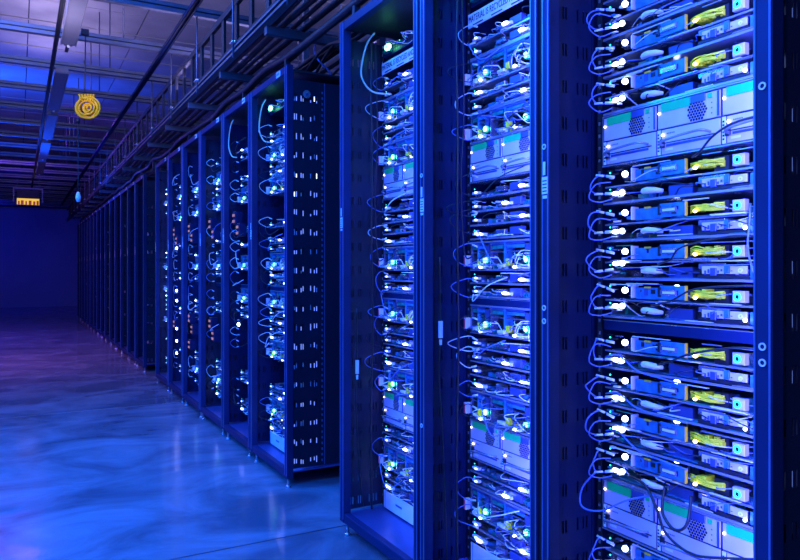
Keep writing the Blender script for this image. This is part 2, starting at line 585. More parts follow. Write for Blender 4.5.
    b = MB().ball((0.028, -0.004, 0.085), 0.0028, 'led_green_dim').ball((0.028, -0.004, 0.04), 0.0025, 'led_green_dim')
    b.build('port_light', t, label='small green light')
    b = MB()
    wires(b, 12, 0.02, 0.5, 0.010, 0.045, ['cable_black', 'cable_blue', 'cable_black', 'chip', 'cable_white'], -0.02, 0.03, 0.0015, r)
    wires(b, 4, 0.02, 0.45, 0.052, 0.075, ['cable_blue', 'cable_white'], -0.015, 0.03, 0.0013, r)
    b.build('wiring', t)['kind'] = 'stuff'
    return t


def make_thin(seed, lampx=0.30):
    r = random.Random(seed)
    t = tag(empty('thin_server'), '', 'server')
    tray_mb().build('tray', t)
    b = MB().box(0.012, W - 0.012, 0.012, 0.44, 0.006, 0.008, 'board_green')
    clutter(b, 0.02, 0.53, 0.004, 0.05, 0.008, 30, ['zinc', 'plug_white', 'board_teal', 'chip', 'heatsink', 'card_blue'], 0.014, 0.03, r)
    clutter(b, 0.02, 0.53, 0.014, 0.12, 0.008, 34, ['chip', 'heatsink', 'card_blue', 'recess_blue', 'board_teal', 'board_teal', 'plug_white', 'chip'], 0.022, 0.035, r)
    b.box(0.15, 0.20, -0.004, 0.01, 0.014, 0.03, 'heatsink', 0.002)
    b.box(0.22, 0.28, 0.0, 0.02, 0.010, 0.036, 'recess_blue', 0.002)
    b.box(0.36, 0.43, 0.0, 0.02, 0.010, 0.034, 'card_blue', 0.002)
    b.build('circuit_board', t)
    b = MB()
    b.box(0.02, 0.055, -0.008, 0.006, 0.016, 0.024, 'plug_white', 0.002)
    b.build('cable_plug', t, label='white cable plug')
    b = MB()
    b.box(lampx - 0.02, lampx + 0.025, -0.010, 0.004, 0.012, 0.022, 'plug_white', 0.002)
    b.build('cable_plug', t, label='white cable plug')
    b = MB().ball((lampx, -0.014, 0.019), 0.0066, 'led_blue', sx=2.6, sz=0.75)
    b.build('status_light', t, label='wide white-blue light')
    b = MB().ball((0.045, -0.010, 0.021), 0.0042, 'led_soft', sx=2.0)
    b.ball((0.030, -0.004, 0.034), 0.0024, 'led_green_dim')
    b.build('link_light', t, label='pale blue light with a green dot')
    b = MB()
    wires(b, 14, 0.0, 0.5, 0.008, 0.042, ['cable_blue', 'cable_black', 'cable_white', 'cable_white', 'cable_black'], -0.035, 0.02, 0.0014, r)
    b.build('wiring', t)['kind'] = 'stuff'
    return t


def make_chassis(seed):
    r = random.Random(seed)
    t = tag(empty('storage_chassis'), '', 'storage chassis')
    H = 0.102
    b = MB()
    b.box(0, W, 0.0, 0.46, 0.0, 0.0015, 'tray_steel')
    b.box(0, W, -0.003, 0.0, 0.0, 0.006, 'tray_steel')
    b.box(0, W, 0.0, 0.46, H - 0.0015, H, 'tray_steel')
    b.box(0, W, -0.003, 0.0, H - 0.006, H, 'tray_steel')
    b.build('case', t)
    for i, x0 in enumerate((0.003, 0.118, 0.332)):
        x1 = (0.115, 0.329, 0.540)[i]
        w = x1 - x0
        b = MB()
        b.box(x0, x1, 0.0, 0.004, 0.088, 0.096, 'recess_blue')
        b.box(x0, x0 + 0.005, -0.002, 0.10, 0.006, 0.096, 'heatsink')
        b.box(x0, x1, 0.002, 0.006, 0.062, 0.066, 'heatsink')
        b.box(x0 + w * .35, x0 + w * .39, -0.001, 0.03, 0.03, 0.094, 'card_blue')
        b.box(x1 - 0.03, x1 - 0.008, 0.0, 0.03, 0.030, 0.094, 'recess_blue')
        b.box(x0 + 0.008, x1 - 0.03, 0.10, 0.102, 0.006, 0.094, 'chip')
        b.box(x0 + 0.010, x0 + w * .32, 0.0, 0.02, 0.074, 0.086, 'board_teal')
        b.box(x0 + w * .42, x1 - 0.034, 0.0, 0.02, 0.076, 0.086, 'card_blue')
        b.box(x0 + 0.008, x1 - 0.006, 0.004, 0.1, 0.006, 0.008, 'board_green')
        clutter(b, x0 + .01, x1 - .02, 0.004, 0.06, 0.008, 9, ['chip', 'plug_white', 'amber_edge', 'board_teal', 'zinc'], 0.022, 0.025, r)
        clutter(b, x0 + .008, x1 - .03, -0.004, 0.02, 0.008, 10, ['plug_white', 'zinc', 'yellow_plastic', 'board_teal', 'chip', 'plug_white'], 0.012, 0.02, r)
        b.build('drive_bay', t)
        b = MB()
        cx = x1 - 0.014
        b.cyl((cx, -0.004, 0.036), (cx, 0.004, 0.036), 0.013, 'board_teal', 12)
        b.ball((cx - 0.002, -0.009, 0.037), 0.0095, 'led_green', sx=1.1, sy=0.5)
        b.build('fan_light', t, label='glowing green-white light')
        b = MB()
        b.box(x0 + w * .25, x0 + w * .42, -0.014, 0.0, 0.013, 0.023, 'plug_white', 0.002)
        b.build('cable_plug', t, label='white plug')
        b = MB()
        b.box(x0 + w * .62, x0 + w * .80, -0.014, 0.0, 0.008, 0.016, 'plug_white', 0.002)
        b.build('cable_plug', t, label='white plug')
        b = MB()
        b.box(x0 + w * .44, x0 + w * .52, -0.010, 0.006, 0.018, 0.040, 'yellow_plastic', 0.002)
        b.build('power_plug', t, label='yellow plug')
        b = MB().ball((x0 + w * .72, -0.018, 0.013), 0.005, 'led_blue', sx=1.5)
        b.build('status_light', t, label='white-blue light')
    b = MB().box(-0.012, 0.001, -0.022, -0.002, 0.016, 0.054, 'plug_white', 0.001)
    b.box(-0.009, -0.004, -0.024, -0.0215, 0.018, 0.05, 'red_plastic')
    b.build('hinge_clip', t, label='pale clip with a red band at the left end')
    b = MB()
    wires(b, 20, -0.01, 0.5, 0.008, 0.07, ['cable_blue', 'cable_black', 'cable_white', 'cable_white', 'cable_black'], -0.05, 0.0, 0.0017, r)
    b.build('wiring', t)['kind'] = 'stuff'
    return t


def hexgrid(b, x0, x1, z0, z1, y, m):
    """dark hexagon vent cells in a staggered grid"""
    d = 0.0075; row = 0
    z = z0 + d / 2
    xc, zc = (x0 + x1) / 2, (z0 + z1) / 2
    while z < z1:
        x = x0 + d / 2 + (d / 2 if row % 2 else 0)
        while x < x1 - d / 3:
            if abs(x - xc) / ((x1 - x0) / 2) + abs(z - zc) / ((z1 - z0) / 2) * 0.55 < 1.12:
                r = 0.0037
                pts = [(x + r * math.sin(PI / 3 * k), y, z + r * math.cos(PI / 3 * k)) for k in range(6)]
                b.quad(pts, m)
            x += d
        z += d * 0.86; row += 1


MW, MH = 0.1805, 0.065


def make_vent_module():
    t = tag(empty('power_module'), '', 'power supply')
    b = MB().box(0.0005, MW - 0.0005, 0.003, 0.42, 0.0005, MH - 0.0005, 'chip')
    b.box(0.0025, MW - 0.0025, 0.0, 0.0035, 0.002, MH - 0.002, 'module_face', 0.001)
    b.box(MW - 0.008, MW - 0.004, -0.003, 0.0, 0.004, MH - 0.004, 'recess_blue')
    for k in range(5):
        b.box(0.024 + k * .004, 0.026 + k * .004, -0.0006, 0.0, 0.046, 0.048, 'recess_blue')
    for k in range(3):
        b.box(0.155, 0.158, -0.0006, 0.0, 0.012 + k * .012, 0.015 + k * .012, 'recess_blue')
    b.build('casing', t)
    b = MB().box(0.014, 0.098, -0.0016, 0.0005, 0.042, MH - 0.001, 'teal_label')
    b.build('colour_label', t, label='teal strip along the top edge')
    b = MB().box(0.100, 0.140, -0.003, 0.0, 0.046, MH - 0.001, 'recess_blue', 0.001)
    b.box(0.148, 0.158, -0.003, 0.0, 0.050, 0.060, 'teal_label')
    b.build('latch', t)
    b = MB().box(0.090, 0.146, -0.0008, 0.0, 0.004, 0.046, 'module_face')
    hexgrid(b, 0.090, 0.146, 0.003, 0.047, -0.0012, 'print_black')
    b.build('vent_grille', t, label='honeycomb air vent')
    lamp_mb(0.008, 0.040, 0.0032, 'led_white', y=-0.002).build('status_light', t, label='small warm white light')
    return t


def make_handle_module():
    t = tag(empty('power_module'), '', 'power supply')
    b = MB().box(0.0005, MW - 0.0005, 0.003, 0.42, 0.0005, MH - 0.0005, 'chip')
    b.box(0.0025, MW - 0.0025, 0.0, 0.0035, 0.002, MH - 0.002, 'module_face', 0.001)
    for k in range(5):
        b.box(0.030 + k * .005, 0.033 + k * .005, -0.0006, 0.0, 0.051, 0.054, 'recess_blue')
    b.box(0.024, 0.048, -0.0006, 0.0, 0.010, 0.016, 'sticker')
    b.box(0.016, 0.165, -0.0006, 0.0, 0.028, 0.031, 'chip')
    b.box(0.028, 0.155, -0.0006, 0.0, 0.020, 0.026, 'recess_blue')
    b.build('casing', t)
    b = MB().box(0.003, 0.013, -0.002, 0.0, 0.002, MH - 0.002, 'sticker')
    b.box(0.0135, 0.0145, -0.002, 0.0, 0.002, MH - 0.002, 'chip')
    for k in range(6):
        b.box(0.0045, 0.009, -0.0026, -0.002, 0.010 + k * .008, 0.014 + k * .008, 'print_black')
    b.build('serial_label', t, label='narrow white upright label')
    b = MB().tube([(0.022, -0.004, 0.024), (0.026, -0.022, 0.028), (0.06, -0.026, 0.034), (0.13, -0.026, 0.039), (0.150, -0.020, 0.038), (0.154, -0.002, 0.036)], 0.0034, 'tray_steel', n=8)
    b.build('handle', t, label='bent chrome pull handle')
    b = MB().box(0.012, 0.024, -0.006, 0.0, 0.018, 0.040, 'chip', 0.001)
    b.build('latch', t)
    lamp_mb(0.020, 0.050, 0.0036, 'led_white', y=-0.003).build('status_light', t, label='small warm white light')
    return t


def make_shelf():
    t = MB()
    t.box(-0.002, W + 0.002, 0.0, 0.44, -0.004, -0.001, 'tray_steel')
    t.box(-0.002, W + 0.002, 0.0, 0.44, 2 * MH + 0.001, 2 * MH + 0.004, 'tray_steel')
    t.box(-0.004, -0.001, 0.0, 0.44, -0.004, 2 * MH + 0.004, 'tray_steel')
    t.box(W + 0.001, W + 0.004, 0.0, 0.44, -0.004, 2 * MH + 0.004, 'tray_steel')
    t.box(-0.001, W + 0.001, -0.004, 0.0, -0.004, -0.001, 'tray_steel')
    t.box(-0.001, W + 0.001, -0.004, 0.0, 2 * MH + 0.001, 2 * MH + 0.004, 'tray_steel')
    return tag(t.build('power_shelf'), '', 'power shelf')


def make_blank():
    b = MB().box(0, W, 0.0, 0.03, 0.0, 0.028, 'panel_metal', 0.001)
    b.box(0, W, -0.001, 0.0, 0.026, 0.028, 'zinc')
    return tag(b.build('blanking_panel'), '', 'blanking panel')


def text_mesh(txt, size):
    cu = bpy.data.curves.new('lettering', 'FONT')
    cu.body = txt; cu.size = size; cu.extrude = 0.0004
    cu.space_character = 1.05
    o = bpy.data.objects.new('lettering', cu)
    COL.objects.link(o)
    dg = bpy.context.evaluated_depsgraph_get()
    dg.update()
    me = bpy.data.meshes.new_from_object(o.evaluated_get(dg))
    bpy.data.objects.remove(o)
    me.transform(Matrix.Rotation(PI / 2, 4, 'X'))
    me.materials.clear(); me.materials.append(MATS['print_black'])
    return me


def make_strip():
    t = tag(empty('shipping_strip'), '', 'printed strip')
    b = MB().box(0, W, 0.0, 0.004, 0.0, 0.05, 'sticker', 0.001)
    for k in range(5):
        x = 0.03 + k * 0.108
        b.box(x, x + 0.06, -0.001, 0.0, 0.004, 0.008, 'print_black')
    b.build('strip_panel', t)
    me = text_mesh('MATERIAL IS RECYCLED AND', 0.0285)
    o = bpy.data.objects.new('lettering', me); COL.objects.link(o); o.parent = t
    xs = [v.co.x for v in me.vertices]
    s = 0.272 / (max(xs) - min(xs))
    o.scale = (s, 1, 1.15)
    o.location = (0.006, -0.0006, 0.018)
    return t


def make_white_panel():
    b = MB().box(0, W, 0.0, 0.004, 0.0, 0.075, 'sticker', 0.001)
    for k in range(6):
        b.box(0.11 + k * 0.009, 0.117 + k * 0.009, -0.0008, 0.0, 0.036, 0.044, 'recess_blue')
    b.box(0.012, 0.014, -0.0008, 0.0, 0.0, 0.075, 'recess_blue')
    return tag(b.build('cover_panel'), '', 'cover panel')


def make_switch():
    t = tag(empty('network_switch'), '', 'network switch')
    b = MB().box(0, W, 0.0, 0.30, 0.0, 0.042, 'panel_metal', 0.0015)
    for k in range(20):
        b.box(0.09 + k * 0.021, 0.106 + k * 0.021, -0.001, 0.0, 0.008, 0.018, 'chip')
        b.box(0.09 + k * 0.021, 0.106 + k * 0.021, -0.001, 0.0, 0.024, 0.034, 'chip')
    b.build('case', t)
    b = MB().ball((0.085, -0.025, 0.024), 0.015, 'led_green', sx=1.8, sy=0.7)
    b.build('uplink_light', t, label='bright green-white light')
    b = MB()
    for k in range(8):
        b.ball((0.10 + k * 0.05, -0.004, 0.038), 0.003, 'led_green_dim')
    b.build('port_light', t, label='row of small green lights')
    b = MB()
    b.box(0.02, 0.075, -0.018, 0.0, 0.012, 0.024, 'board_teal', 0.002)
    wires(b, 6, -0.02, 0.3, 0.004, 0.04, ['cable_white', 'cable_blue', 'cable_cream'], -0.05, -0.002, 0.0018, random.Random(3))
    b.build('patch_leads', t)
    return t


P_DOUBLE = [Placer(make_double(11, 0.028)), Placer(make_double(12, 0.028, True)), Placer(make_double(13, 0.045)), Placer(make_double(14, 0.034, True))]
P_THIN = [Placer(make_thin(21, 0.30)), Placer(make_thin(22, 0.215)), Placer(make_thin(23, 0.305)), Placer(make_thin(24, 0.07))]
P_CH = [Placer(make_chassis(31)), Placer(make_chassis(32))]
P_VENT = Placer(make_vent_module())
P_HAND = Placer(make_handle_module())
P_SHELF = Placer(make_shelf())
P_BLANK = Placer(make_blank())
P_STRIP = Placer(make_strip())
P_WHITE = Placer(make_white_panel())
P_SWITCH = Placer(make_switch())

ORD = ['first', 'second', 'third', 'fourth', 'fifth', 'sixth', 'seventh', 'eighth']


def bay_frame(rackY, bay, recess):
    x0, x1 = BAYS[bay]
    return A + recess, rackY - x0


def fill_power(X, Y, zb, zt, which, bayname):
    for z, nm in ((zb, 'lower'), (zt, 'upper')):
        P_SHELF.put((X, Y, z), f'steel {nm} power shelf framing six power modules, {bayname}', 'power shelves', RZ)
        for k, side in enumerate(('left', 'middle', 'right')):
            yy = Y - k * (MW + 0.001)
            P_HAND.put((X - 0.001, yy, z), f'pale module with chrome handle, {side} of {nm} shelf, {bayname}', 'handled power modules', RZ)
            P_VENT.put((X - 0.001, yy, z + MH), f'pale module with honeycomb vent, {side} of {nm} shelf, {bayname}', 'vented power modules', RZ)


def section(z, zl, zbar, zu):
    if z > zu: return 'above upper shelf', 1
    if z > zbar: return 'below upper shelf', -1
    if z > zl: return 'below blanking bar', -1
    return 'below lower shelf', -1


def fill_list(items, X, Y, zl, zbar, zu, bayname, adj, placers, kind, grp):
    secs = {}
    for z in items:
        s, d = section(z, zl, zbar, zu)
        secs.setdefault((s, d), []).append(z)
    i = 0
    for (s, d), zs in secs.items():
        zs.sort(reverse=(d < 0))
        for n, z in enumerate(zs):
            o = placers[i % len(placers)].put((X, Y, z), f'{kind}, {ORD[n]} {s}, {bayname}', grp, RZ)
            i += 1
    return secs


# ---- near rack
NEARY = 2.73
make_rack((A, NEARY, 0), 0.19, True, 'nearest open blue-lit server rack of three bays, filling the right half')
bay_names = ['left bay of near rack', 'middle bay of near rack', 'right bay of near rack']

# right bay
X, Y = bay_frame(NEARY, 2, 0.19)
ZB, ZT = 0.452, 1.42
fill_power(X, Y, 0.432, ZT, 0, bay_names[2])
ZBAR = 0.972
P_BLANK.put((X, Y, ZBAR), 'plain dark blue blanking bar across the right bay of near rack', 'blanking bars', RZ)
dz = [1.312, 1.210, 1.108, 1.006, 0.868, 0.767, 0.667, 0.567, 0.325, 0.222, 0.120, 1.556, 1.658, 1.760, 1.862, 1.964]
fill_list(dz, X, Y, 0.45, 0.98, 1.42, bay_names[2], None, P_DOUBLE, 'two-deck server with yellow connector', 'double-deck servers in the right bay')

LAYOUT_C = [0.272, 0.612, 0.912, 1.132, 1.580, 1.774]
LAYOUT_D = [0.182, 0.228, 0.378, 0.424 - 0.002, 0.717, 0.763, 0.811, 0.860, 1.040, 1.086, 1.240, 1.288, 1.336, 1.384, 1.6835, 1.729, 1.876, 1.922]


def fill_mixed(rackY, bay, recess, bayname, strip=True):
    X, Y = bay_frame(rackY, bay, recess)
    fill_power(X, Y, 0.474, 1.445, 0, bayname)
    P_BLANK.put((X, Y, 1.010), f'plain dark blue blanking bar across the {bayname}', 'blanking bars', RZ)
    fill_list(LAYOUT_C, X, Y, 0.47, 1.0, 1.44, bayname, None, P_CH, 'storage chassis with green light', 'storage chassis in the racks')
    fill_list(LAYOUT_D, X, Y, 0.47, 1.0, 1.44, bayname, None, P_THIN, 'thin wired server sled', 'thin server sleds in the racks')
    P_STRIP.put((X - 0.006, Y + 0.008, 1.990), f'white strip printed MATERIAL IS RECYCLED AND, top of {bayname}', 'printed strips', RZ)
    P_SWITCH.put((X, Y, 2.062), f'network switch with green light above the printed strip, {bayname}', 'network switches', RZ)
    P_WHITE.put((X, Y, 0.096), f'white cover panel at the foot of {bayname}', 'white cover panels', RZ)


fill_mixed(NEARY, 0, 0.19, bay_names[0])
fill_mixed(NEARY, 1, 0.19, bay_names[1])

# ---- second and third racks
RACK2, RACK3 = 5.35, 7.30
make_rack((A, RACK2, 0), 0.1, False, 'second open server rack, its dark slotted side panel facing the gap')
b = MB().cyl((RW + 0.004, 0.107, 2.055), (RW - 0.014, 0.107, 2.055), 0.024, 'panel_metal', 20)
b.cyl((RW + 0.006, 0.107, 2.055), (RW + 0.003, 0.107, 2.055), 0.021, 'zinc', 20)
b.box(RW + 0.006, RW + 0.008, 0.099, 0.116, 2.052, 2.058, 'recess_blue')
b.build('round_badge', bpy.data.objects['server_rack.001'], label='small round metal badge high on the side panel')
b = MB()
for k in range(66):
    b.box(RW - 0.011, RW - 0.0085, 0.196, 0.203, 0.12 + k * 0.03, 0.132 + k * 0.03, 'pale_highlight')  # pale boxes drawn for the holes of the rail
b.box(RW - 0.0105, RW - 0.009, 0.212, 0.215, 0.10, 2.13, 'pale_highlight')
o = b.build('rail_hole_marks', bpy.data.objects['server_rack.001'], label='column of small bright marks for rail holes'); o['kind'] = 'stuff'
make_rack((A, RACK3, 0), 0.06, False, 'third open server rack, joined to the far side of the second')
rb = random.Random(44)
for rk, ry, recs in (('second rack', RACK2, (0.115, 0.115, 0.11)), ('third rack', RACK3, (0.10, 0.10, 0.10))):
    for bay in range(3):
        X, Y = bay_frame(ry, bay, recs[bay])
        bn = f"{('left', 'middle', 'right')[bay]} bay of {rk}"
        full = bay == 2 and ry == RACK2
        lc = [z for z in LAYOUT_C if full or rb.random() < 0.5]
        ld = [z for z in LAYOUT_D if rb.random() < (0.9 if full else 0.65)]
        fill_list(lc, X, Y, 0.47, 1.0, 1.44, bn, None, P_CH, 'storage chassis with green light', 'storage chassis in the racks')
        fill_list(ld, X, Y, 0.47, 1.0, 1.44, bn, None, P_THIN, 'thin wired server sled', 'thin server sleds in the racks')
        P_BLANK.put((X, Y, 1.010), f'plain dark blue blanking bar across the {bn}', 'blanking bars', RZ)
        if full:
            P_WHITE.put((X, Y, 0.096), f'white cover panel at the foot of {bn}', 'white cover panels', RZ)
            P_SWITCH.put((X, Y, 2.062), f'network switch with green light at the top of the {bn}', 'network switches', RZ)

# amber-lit drive boxes seen in the third and second racks
def make_amber():
    b = MB().box(0, 0.07, 0.0, 0.045, 0.0, 0.085, 'panel_metal', 0.002)
    for i in range(2):
        b.box(0.006, 0.064, -0.004, 0.0, 0.012 + i * 0.04, 0.028 + i * 0.04, 'chip')
        for k in range(2):
            b.box(0.012 + k * 0.03, 0.020 + k * .03, -0.008, -0.004, 0.012 + i * 0.04, 0.030 + i * 0.04, 'led_orange')
    b.box(0.0, 0.07, -0.003, 0.0, 0.082, 0.085, 'zinc')
    return tag(b.build('drive_box'), '', 'drive box')


P_AMBER = Placer(make_amber())
for rk, ry, bay, rec, n_ in (('second', RACK2, 0, .115, 4), ('third', RACK3, 2, .10, 5), ('third', RACK3, 1, .10, 3), ('second', RACK2, 1, .115, 2)):
    X, Y = bay_frame(ry, bay, rec)
    base_z = [1.44, 1.36, 0.60, 0.69, 0.47][:n_]
    for n, z in enumerate(sorted(base_z, reverse=True)):
        P_AMBER.put((X - 0.06 + 0.01 * (n % 2), Y - 0.02 - 0.05 * (n % 2), z), f'small drive box with orange lights, {ORD[n]} from top in {("left", "middle", "right")[bay]} bay, {rk} rack', 'orange-lit drive boxes', RZ)

# added glowing strips that make the end-panel slots look lit
def make_glow_strip(seed):
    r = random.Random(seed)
    t = tag(empty('glow_strip'), '', 'power strip')
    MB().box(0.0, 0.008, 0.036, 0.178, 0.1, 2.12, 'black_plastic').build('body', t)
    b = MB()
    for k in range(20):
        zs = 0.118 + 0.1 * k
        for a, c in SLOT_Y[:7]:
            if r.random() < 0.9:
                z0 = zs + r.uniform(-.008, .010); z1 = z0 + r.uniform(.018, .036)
                b.box(0.008, 0.0095, a - 0.002 + 0.003, c + 0.006, z0, z1, r.choice(['pale_glow', 'pale_glow', 'plug_white', 'led_soft' if r.random() < .12 else 'pale_glow']))
    o = b.build('slot_glow', t, label='added pale blue glow behind the slots'); o['kind'] = 'stuff'
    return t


P_GLOW = Placer(make_glow_strip(5))
P_GLOW.put((A, RACK2 - 1.922, 0), 'added strip glowing through the slotted end panel of the second rack', 'added glow strips', RZ)
P_GLOW.put((A, NEARY - 1.922, 0), 'added glowing strip behind the slotted panel at the right edge of the photo', 'added glow strips', RZ)

# ---- the far racks
FAR = [10.0, 11.95, 13.90, 15.85, 17.80]


def make_far_sled():
    r = random.Random(5)
    b = MB().box(0, W, 0.0, 0.46, 0.0, 0.002, 'tray_steel')
    b.box(0.01, W - 0.01, 0.02, 0.4, 0.002, 0.09, 'panel_metal', 0.002)
    clutter(b, 0.0, 0.5, 0.0, 0.02, 0.004, 14, ['plug_white', 'card_blue', 'chip', 'heatsink'], 0.06, 0.05, r)
    b.ball((0.06, -0.004, 0.05), 0.004, 'pale_glow')
    b.ball((0.45, -0.004, 0.03), 0.006, 'led_orange')
    wires(b, 5, 0, 0.5, 0.01, 0.09, ['cable_white', 'cable_blue'], -0.03, 0.0, 0.002, r)
    return tag(b.build('rack_server'), '', 'server')


P_FAR = Placer(make_far_sled())
for i, ry in enumerate(FAR):
    where = ('fourth rack from the camera, just past the dark slotted panel', 'fifth rack from the camera', 'sixth rack from the camera', 'seventh rack from the camera', 'last rack at the far end of the row')[i]
    make_rack((A, ry, 0), 0.10, False, f'open server rack, {where}', 'open server racks')
    for bay in range(3):
        X, Y = bay_frame(ry, bay, 0.10)
        for z in (0.25, 0.5, 0.75, 1.0, 1.25, 1.5, 1.75):
            if i >= 3 and z in (0.25, 1.75): continue
            P_FAR.put((X, Y, z + rb.uniform(-.07, .07)), f'dim rack server inside the {ORD[i + 3]} rack from the camera', f'servers in the {ORD[i + 3]} rack', RZ)

# ------------------------------------------------------------------ cables at the racks
def cable(name, pts, r, m, label, group, plug=None, n=6, band=None):
    b = MB().tube(pts, r, m, n=n, samples=6)
    if plug:
        for e, d in ((0, 1), (-1, -2)):
            p = Vector(pts[e]); q = Vector(pts[d])
            dr = (q - p).normalized()
            b.tube([p, p + dr * 0.022], r * 1.9, plug, n=6, samples=1)
    if band:
        for e, d in ((0, 1), (-1, -2)):
            p = Vector(pts[e]); q = Vector(pts[d])
            dr = (q - p).normalized()
            b.tube([p + dr * 0.028, p + dr * 0.05], r * 1.5, band, n=6, samples=1)
    o = b.build(name)
    return tag(o, label, 'cable', group)


def L2W(rackY, lx, ly, z):
    return (A + ly, rackY - lx, z)


r5 = random.Random(99)
bx = BAYS[2][0]
i = 0
secs = {}
for z in dz:
    s, d = section(z, 0.45, 0.98, 1.42)
    secs.setdefault((s, d), []).append(z)
for (s, d), zs in secs.items():
    zs.sort(reverse=(d < 0))
    for n, z in enumerate(zs):
        j = lambda a: r5.uniform(-a, a)
        out = 0.048 + j(0.014)
        pts = [L2W(NEARY, bx + 0.045, 0.184, z + 0.072), L2W(NEARY, bx + 0.012, 0.165, z + 0.082 + j(.006)), L2W(NEARY, bx + 0.005, 0.19 - out, z + 0.068 + j(.008)),
               L2W(NEARY, bx + 0.002, 0.185 - out, z + 0.045 + j(.008)), L2W(NEARY, bx + 0.012, 0.155, z + 0.026 + j(.004)), L2W(NEARY, bx + 0.042, 0.184, z + 0.028)]
        cable('patch_cable', pts, 0.0021, 'cable_blue', f'blue looped cable with white sleeves left of two-deck server {ORD[n]} {s}', 'looped patch cables in the right bay', 'cable_white', band='cable_white')
        pts = [L2W(NEARY, bx + 0.030, 0.186, z + 0.060), L2W(NEARY, bx + 0.010, 0.15, z + 0.058 + j(.01)), L2W(NEARY, bx + 0.006, 0.13, z + 0.02 + j(.01)), L2W(NEARY, bx + 0.014, 0.16, z + 0.006), L2W(NEARY, bx + 0.036, 0.184, z + 0.014)]
        cable('patch_cable', pts, 0.0018, 'cable_blue', f'thinner plain blue looped cable left of two-deck server {ORD[n]} {s}', 'thin blue patch cables in the right bay')

# thin dark cables draped over the faces of the right bay
def uz(u, z, y=-0.03):
    return L2W(NEARY, bx + u, 0.19 + y, z)


cable('power_lead', [uz(.10, .60, -.012), uz(.17, .595, -.03), uz(.22, .55, -.045), uz(.25, .505, -.05), uz(.32, .482, -.05), uz(.40, .50, -.045), uz(.50, .53, -.03)], 0.0034, 'cable_black', 'black cable drooping across the lower vented power modules of the nearest right bay', None)
cable('power_lead', [uz(.215, .60, -.012), uz(.222, .565, -.03), uz(.235, .54, -.04), uz(.27, .52, -.045), uz(.30, .54, -.04), uz(.29, .60, -.01)], 0.004, 'cable_black', 'thick black cable curling just above the lower middle power module', None)
cable('power_lead', [uz(.0, .585, -.03), uz(-.02, .54, -.06), uz(0.0, .50, -.08), uz(.05, .50, -.06), uz(.12, .545, -.04), uz(.19, .575, -.02)], 0.0026, 'cable_blue', 'blue cable looping below the lower left power module of the right bay', None)
cable('power_lead', [uz(.18, 1.045, -.02), uz(.25, 1.06, -.035), uz(.32, 1.09, -.04), uz(.42, 1.10, -.03), uz(.5, 1.10, -.01)], 0.0024, 'cable_black', 'thin black cable arched over the yellow connector above the blanking bar', None)
cable('power_lead', [uz(.20, 1.15, -.02), uz(.25, 1.16, -.035), uz(.29, 1.19, -.04), uz(.42, 1.21, -.03), uz(.5, 1.20, -.01)], 0.0024, 'cable_black', 'thin black cable arched across the second server above the blanking bar', None)
cable('power_lead', [uz(.20, .90, -.02), uz(.25, .915, -.035), uz(.31, .94, -.04), uz(.42, .965, -.03), uz(.5, .962, -.01)], 0.0026, 'cable_black', 'thin black cable rising right just below the blanking bar', None)
cable('power_lead', [uz(.30, 1.40, -.02), uz(.33, 1.405, -.035), uz(.38, 1.435, -.05), uz(.44, 1.455, -.05), uz(.53, 1.465, -.02)], 0.003, 'cable_black', 'black cable crossing the upper right power module of the nearest right bay', None)
cable('power_lead', [uz(.44, 1.28, -.01), uz(.452, 1.24, -.03), uz(.448, 1.18, -.03), uz(.45, 1.12, -.01)], 0.0022, 'cable_blue', 'short blue cable hanging at the right edge below the upper power shelf', None)
for k, (za, zb_) in enumerate(((.70, .66), (.80, .77), (.90, .86))):
    cable('power_lead', [uz(.02, za, -.012), uz(.08, za + .012, -.03), uz(.15, (za + zb_) / 2, -.035), uz(.22, zb_ + .01, -.03), uz(.28, zb_, -.012)], 0.0022, 'cable_blue', f'blue cable sagging across server faces, {ORD[k]} one above the lower power shelf', 'sagging blue cables in the right bay')

# looping cables in the mixed bays
def mixed_cables(rackY, bay, recess, name, zs, big=1.0, seed=1):
    r = random.Random(seed)
    bx0 = BAYS[bay][0]
    for n, z in enumerate(zs):
        j = lambda a: r.uniform(-a, a)
        out = min(recess - 0.045, (0.06 + j(.03)) * big)
        h = 0.05 + j(.02)
        P = lambda u, y, zz: L2W(rackY, bx0 + u, recess + y, zz)
        pts = [P(.05, -.006, z + h), P(.012, -.02, z + h + .012), P(-.008 + j(.006), -out, z + h * .8), P(-.006 + j(.006), -out * .95, z + h * .3), P(.012, -.02, z - .006 + j(.006)), P(.055 + j(.02), -.006, z)]
        c = r.choice(['cable_white', 'cable_white', 'cable_blue', 'cable_black'] if recess < 0.15 else ['cable_white', 'cable_blue', 'cable_blue', 'cable_black'])
        nm = {'cable_white': 'white', 'cable_blue': 'blue', 'cable_black': 'black'}[c]
        cable('patch_cable', pts, 0.0018, c, f'{nm} looped cable, {ORD[n % 8]} down {"upper" if n < 8 else "lower"} half, {name}', f'looped cables in the {name}', 'cable_white')
    for n, z in enumerate(zs[::2]):
        u0 = r.uniform(0.0, .12); u1 = u0 + r.uniform(.12, .28); dzz = r.uniform(.02, .09) * r.choice((-1, 1))
        P = lambda u, y, zz: L2W(rackY, bx0 + u, recess + y, zz)
        out = min(recess - 0.02, 0.05)
        pts = [P(u0, -.01, z), P(u0 + (u1 - u0) * .3, -out, z - .02), P(u0 + (u1 - u0) * .7, -out, z + dzz - .03), P(u1, -.01, z + dzz)]
        c = r.choice(['cable_white', 'cable_blue', 'cable_black'])
        nm = {'cable_white': 'white', 'cable_blue': 'blue', 'cable_black': 'black'}[c]
        cable('jumper_cable', pts, 0.0022, c, f'{nm} jumper cable over sleds, {ORD[n % 8]} from top, {name}', f'jumper cables in the {name}')


